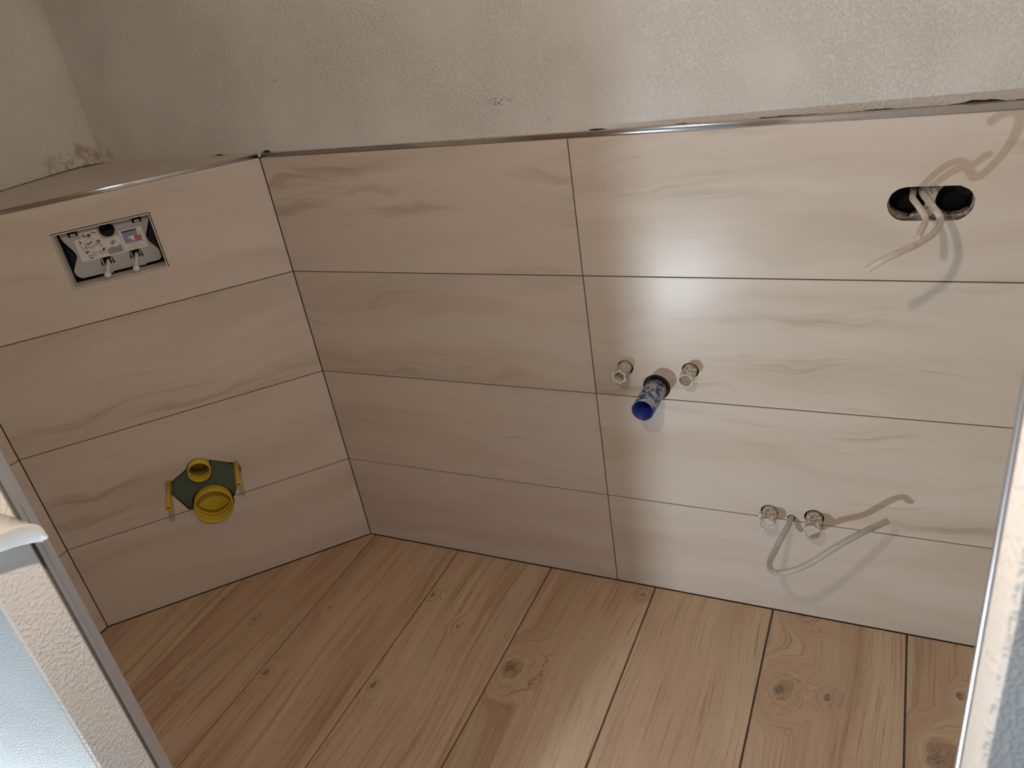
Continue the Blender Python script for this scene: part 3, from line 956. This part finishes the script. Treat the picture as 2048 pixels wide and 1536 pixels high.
for (s, z, L, _), lab in zip(BOLTS, ('amber bolt sleeve beside the small yellow socket, on the side of the room corner',
                                     'amber bolt sleeve beside the yellow sockets, on the side of the doorway jamb')):
    t = corner_thing('bolt_sleeve', lab, 'bolt sleeve', s, z, 'toilet bolt sleeves')
    obj('sleeve', mesh_of(lathe([(0.0074, 0.040), (0.0076, -L + 0.002), (0.0072, -L), (0.0054, -L), (0.0050, -L + 0.020), (0.0044, 0.040)], 22), True), 'orange', t)
    obj('bolt_core', mesh_of(lathe([(0.0042, 0.040), (0.0042, -L + 0.018)], 16, closed=False)), 'alu', t)

# ------------------------------------------------------------------ wash basin connections on the back wall
def back_thing(name, label, cat, x, z, group=None):
    return empty(name, label, cat, (x, 0.0, z), 0.0, group)

t = back_thing('drain_pipe', 'blue plaster-smeared drain pipe sticking out of the tiles', 'pipe', 0.9630, 0.6120)
t.rotation_euler = (-0.062, 0, 0)
r = 0.0250
shell = lathe([(r, 0.114), (r, -0.1062), (r - 0.0008, -0.1070), (r - 0.0011, -0.1070), (r - 0.0011, 0.114)], 48)
obj('pipe', mesh_of(shell, True), 'blue', t)
liner = lathe([(r - 0.0011, 0.114), (r - 0.0011, -0.1072), (r - 0.0022, -0.1072), (r - 0.0024, 0.114)], 48)
obj('pipe_bore', mesh_of(liner, True), 'blue_shaded', t)
obj('bore_end', mesh_of(lathe([(r - 0.0025, 0.108), (r - 0.0025, 0.112)], 40, closed=False)), 'blue_shaded', t)
ringm = lathe([(0.0200, 0.012), (0.0200, 0.0030), (0.0285, -0.0002), (0.0312, 0.0008), (0.0314, 0.012)], 48, jitter=0.02)
o = obj('foam_ring', mesh_of(ringm, True), 'rubber', t, (0.0032, 0.0, 0.0068), (0.062, 0, 0))

# hexagonal plug
t = back_thing('tap_plug', 'tan tap plug with a hexagonal hollow in its end', 'pipe plug', 0.8955, 0.6650, 'water outlet plugs')
def hexagon(tt, rr):
    a = (tt + PI / 6) % (PI / 3) - PI / 6
    return rr * math.cos(PI / 6) / math.cos(a)
body = lathe([(0.0150, 0.045), (0.0152, -0.010), (0.0146, -0.012), (0.0150, -0.043), (0.0168, -0.0465)], 48, closed=False, jitter=0.015)
body.faces.ensure_lookup_table()
bmesh.ops.delete(body, geom=[f for f in body.faces if len(f.verts) > 10 and f.calc_center_median().y < 0], context='FACES_ONLY')
obj('plug_body', mesh_of(body, True), 'plug_tan', t)
rimb = lathe([(0.0168, -0.0462), (0.0166, -0.0480), (0.0132, -0.0478), (0.0130, -0.0300)], 48, closed=False, jitter=0.05, shape={2: hexagon, 3: hexagon, 0: lambda a, q: hexagon(a, q * 1.08), 1: lambda a, q: hexagon(a, q * 1.08)})
bmesh.ops.delete(rimb, geom=[f for f in rimb.faces if len(f.verts) > 10], context='FACES_ONLY')
obj('plug_rim', mesh_of(rimb), 'rim_white', t)
obj('plug_bottom', mesh_of(lathe([(0.0131, -0.0310), (0.0131, -0.0290)], 48, closed=False)), 'plug_deep', t)

def round_plug(label, x, z, L, r, face, depth, group):
    t = back_thing('tap_plug', label, 'pipe plug', x, z, group)
    body = lathe([(r * 0.98, 0.045), (r, -0.006), (r * 0.985, -L * 0.4), (r * 1.01, -L * 0.65), (r * 0.99, -L + 0.004), (r * 1.0, -L + 0.0012)], 40, closed=False, jitter=0.05)
    bmesh.ops.delete(body, geom=[f for f in body.faces if len(f.verts) > 10 and f.calc_center_median().y < 0], context='FACES_ONLY')
    obj('plug_body', mesh_of(body, True), 'plug_crust', t)
    rm = lathe([(r * 1.00, -L + 0.0014), (r * 1.00, -L), (r * 0.86, -L), (r * 0.84, -L + depth + 0.002)], 40, closed=False, jitter=0.03)
    bmesh.ops.delete(rm, geom=[f for f in rm.faces if len(f.verts) > 10], context='FACES_ONLY')
    obj('plug_rim', mesh_of(rm), 'rim_white', t)
    obj('plug_bottom', mesh_of(lathe([(r * 0.88, -L + depth), (r * 0.88, -L + depth + 0.002)], 40, closed=False)), face, t)
    return t
round_plug('plaster-crusted round tap plug beside the blue drain pipe, with a mortar-filled hollow', 1.0452, 0.6672, 0.0475, 0.0158, 'plug_deep', 0.006, 'water outlet plugs')
p1 = round_plug('crusted low pipe stub outside the bend of the grey cable, nearer the blue drain pipe', 1.2160, 0.3045, 0.0490, 0.0172, 'plug_face', 0.0035, 'low pipe stubs')
p2 = round_plug('crusted low pipe stub in the bend between both legs of the grey cable', 1.3135, 0.3035, 0.0520, 0.0180, 'plug_face', 0.0035, 'low pipe stubs')
lump = bmesh.new()
bmesh.ops.create_icosphere(lump, subdivisions=2, radius=0.0085)
for v in lump.verts:
    v.co *= 1 + 0.25 * mnoise.noise(v.co * 160)
bmesh.ops.translate(lump, vec=(-0.0145, -0.022, 0.004), verts=lump.verts)
obj('mortar_lump', mesh_of(lump, True), 'plug_crust', p1)

# ------------------------------------------------------------------ cables
low = [(1.2645, 0.055, 0.2955), (1.2645, 0.020, 0.2960), (1.2635, -0.008, 0.2962), (1.2600, -0.030, 0.2940), (1.2560, -0.046, 0.2910), (1.2504, -0.064, 0.2856), (1.2437, -0.084, 0.2752), (1.2393, -0.100, 0.2697), (1.2356, -0.118, 0.2680),
       (1.2350, -0.134, 0.2681), (1.2369, -0.150, 0.2715), (1.2443, -0.168, 0.2790), (1.2521, -0.184, 0.2890), (1.2640, -0.197, 0.3020), (1.2747, -0.203, 0.3115), (1.2864, -0.204, 0.3175), (1.2981, -0.200, 0.3220),
       (1.3109, -0.194, 0.3270), (1.3237, -0.188, 0.3340), (1.3400, -0.182, 0.3468), (1.3561, -0.175, 0.3600), (1.3718, -0.167, 0.3710), (1.3872, -0.156, 0.3788), (1.4027, -0.143, 0.3838), (1.4182, -0.128, 0.3865), (1.4307, -0.112, 0.3850), (1.4434, -0.095, 0.3815), (1.4522, -0.083, 0.3800), (1.4615, -0.073, 0.3804)]
c = obj('cable', mesh_of(tube(smooth_path(low, 4), 0.0064, 16), True), 'cable', label='thick grey cable bent in a V between the low pipe stubs', category='cable')
up1 = [(1.4575, 0.055, 1.051), (1.4570, 0.030, 1.0505), (1.4560, 0.006, 1.050), (1.4555, -0.020, 1.0525), (1.4560, -0.045, 1.0570), (1.4600, -0.072, 1.0600), (1.4655, -0.090, 1.0575), (1.4725, -0.097, 1.0490), (1.4765, -0.104, 1.0420), (1.4760, -0.114, 1.0385), (1.4735, -0.128, 1.0365), (1.4698, -0.144, 1.0330), (1.4661, -0.156, 1.0270)]
obj('cable', mesh_of(tube(smooth_path(up1, 4), 0.0053, 14), True), 'cable_light', label='short pale cable end hanging out of the double socket hole', category='cable', group='socket cables')
up2 = [(1.4705, 0.055, 1.052), (1.4705, 0.030, 1.0515), (1.4715, 0.004, 1.0520), (1.4740, -0.028, 1.0560), (1.4785, -0.055, 1.0580), (1.4840, -0.076, 1.0560), (1.4890, -0.078, 1.0500), (1.4945, -0.077, 1.0430), (1.4978, -0.078, 1.0372), (1.4995, -0.084, 1.0328), (1.4990, -0.096, 1.0308), (1.4965, -0.116, 1.0308), (1.4908, -0.142, 1.0325), (1.4852, -0.164, 1.0335),
       (1.4757, -0.186, 1.0345), (1.4667, -0.205, 1.0347), (1.4532, -0.227, 1.0350), (1.4401, -0.242, 1.0335), (1.4270, -0.252, 1.0297), (1.4139, -0.259, 1.0248), (1.4060, -0.260, 1.0187), (1.3980, -0.260, 1.0121)]
obj('cable', mesh_of(tube(smooth_path(up2, 4), 0.0056, 14), True), 'cable_light', label='long pale cable curving down and out of the double socket hole', category='cable', group='socket cables')

# ------------------------------------------------------------------ double socket box in the wall
t = back_thing('socket_box', 'double black flush socket box set in the slotted hole of the tiles', 'socket box', 1.4845, 1.0345)
for dx in (-0.0365, 0.0365):
    cup = lathe([(0.0300, 0.0120), (0.0300, 0.0600), (0.0288, 0.0600), (0.0288, 0.0120)], 36)
    obj('cup', mesh_of(cup, True), 'black', t, (dx, 0, 0.0025))
    obj('cup_bottom', mesh_of(lathe([(0.0292, 0.0570), (0.0292, 0.0595)], 36, closed=False)), 'black', t, (dx, 0, 0.0025))
lugs = bmesh.new()
for j in range(3):
    for q in range(2):
        bx(lugs, 0.030 + q * 0.009, 0.034 + q * 0.009, 0.020 + j * 0.010, 0.024 + j * 0.010, -0.0262, -0.0235)
obj('cup_ribs', lugs, 'black', t)
# mortar packed round the cups, ragged
mp = bmesh.new()
prism_xz(mp, shift(stadium(1.4145, 1.5545, 1.002, 1.0670, 16), 1.4845, 1.0345), 0.0112, 0.0300)
mm = cut(mesh_of(mp), [prism_xz(bmesh.new(), [(dx + (0.0292 + 0.0018 * mnoise.noise((math.cos(a) * 2, math.sin(a) * 2, dx * 90))) * math.cos(a), 0.0035 + (0.0288 + 0.0022 * mnoise.noise((math.cos(a) * 3, math.sin(a) * 3, 3 + dx * 70))) * math.sin(a)) for a in [2 * PI * i / 44 for i in range(44)]], -0.02, 0.08) for dx in (-0.0365, 0.0365)])
obj('mortar', mm, 'mortar', t)
def lump_at(x, y, z, r, seed):
    b = bmesh.new()
    bmesh.ops.create_icosphere(b, subdivisions=3, radius=r)
    for v in b.verts:
        v.co *= 1 + 0.45 * mnoise.noise(v.co * 120 + Vector((seed, 0, 0)))
    bmesh.ops.translate(b, vec=(x, y, z), verts=b.verts)
    return b
for j, (x, y, z, r) in enumerate(((0.004, 0.012, 0.0245, 0.0075), (-0.010, 0.013, 0.0270, 0.0050), (0.000, 0.013, -0.0150, 0.0085), (-0.028, 0.012, -0.0265, 0.0050), (0.012, 0.012, -0.0235, 0.0060), (0.058, 0.012, -0.0200, 0.0050))):
    obj('mortar_lump', lump_at(x, y, z, r, j * 3.7), 'mortar', t)

# ------------------------------------------------------------------ white plastic end on the jamb
face_top = [(-90, 1102), (-60, 1091), (-30, 1079), (0, 1067), (20, 1058), (40, 1051), (60, 1047.5), (74, 1049), (84, 1055), (90, 1063), (97, 1073.5)]
face_bot = [(94, 1078.5), (90, 1079), (86, 1083.5), (70, 1085), (50, 1089), (30, 1094), (10, 1101), (0, 1104), (-30, 1111), (-60, 1116), (-90, 1119)]
back_top = [(-90, 1000), (-60, 1008), (-30, 1017), (0, 1026), (14, 1030), (28, 1034.5), (44, 1040.5), (60, 1049), (72, 1057), (82, 1067), (90, 1078)]
XF = 0.7330
ft = [on_plane(px, py, 0, XF) for px, py in face_top]
fbm = [on_plane(px, py, 0, XF - 0.012) for px, py in face_bot]
bt = [on_plane(px, py, 0, XL + 0.0004) for px, py in back_top]
bb = [Vector((XL + 0.0004, p.y, p.z - 0.002)) for p in fbm]
bm = bmesh.new()
front = [bm.verts.new(p) for p in ft + fbm]
back = [bm.verts.new(p) for p in bt + bb]
ctr = sum((v.co for v in front), Vector()) / len(front)
insetv = [bm.verts.new(v.co + (ctr - v.co) * 0.10 + Vector((0.0012, 0, 0))) for v in front]
for i in range(len(front)):
    j = (i + 1) % len(front)
    bm.faces.new((front[i], front[j], back[j], back[i]))
    bm.faces.new((front[i], insetv[i], insetv[j], front[j]))
bm.faces.new(insetv)
bm.faces.new(back[::-1])
bmesh.ops.triangulate(bm, faces=[f for f in bm.faces if len(f.verts) > 4])
for f in bm.faces:
    f.smooth = True
for e in bm.edges:
    a, b = e.verts
    if a in front and b in front:
        e.smooth = False
obj('plastic_end', mesh_of(bm, False), 'soft_white', label='white plastic end piece sticking out over the rough plastered jamb', category='plastic piece')

# ------------------------------------------------------------------ the two lamps that light the room (behind and beside the viewer)
def bulb(spec):
    b = bmesh.new()
    bmesh.ops.create_icosphere(b, subdivisions=3, radius=spec[1])
    return mesh_of(b, True)
p, r, colr, s = WARM_LAMP
t = empty('hanging_lamp_offscreen', 'bare warm bulb hanging on a cord in the doorway', 'lamp', p)
obj('bulb_offscreen', bulb(WARM_LAMP), mat_emit('warm_bulb', colr, s), t)
obj('bulb_holder', mesh_of(lathe([(0.012, r * 0.85), (0.016, r + 0.010), (0.016, r + 0.045), (0.004, r + 0.055)], 20, closed=False, axis='Z')), 'black', t)
obj('cord', mesh_of(lathe([(0.003, r + 0.054), (0.003, H_CEIL - p.z)], 10, closed=False, axis='Z')), 'black', t)
p, r, colr, s = COOL_LAMP
t = empty('site_lamp_offscreen', 'low cool site lamp on a foot outside the doorway', 'lamp', (p.x, p.y, -0.011))
obj('bulb_offscreen', bulb(COOL_LAMP), mat_emit('cool_bulb', colr, s), t, (0, 0, p.z + 0.011))
obj('pole', mesh_of(lathe([(0.008, 0.010), (0.008, p.z - r - 0.01), (0.013, p.z - r), (0.013, p.z + 0.011 - r * 0.85)], 16, closed=False, axis='Z')), 'black', t)
obj('foot', mesh_of(lathe([(0.09, 0.0), (0.09, 0.008), (0.02, 0.014)], 28, closed=False, axis='Z')), 'black', t)
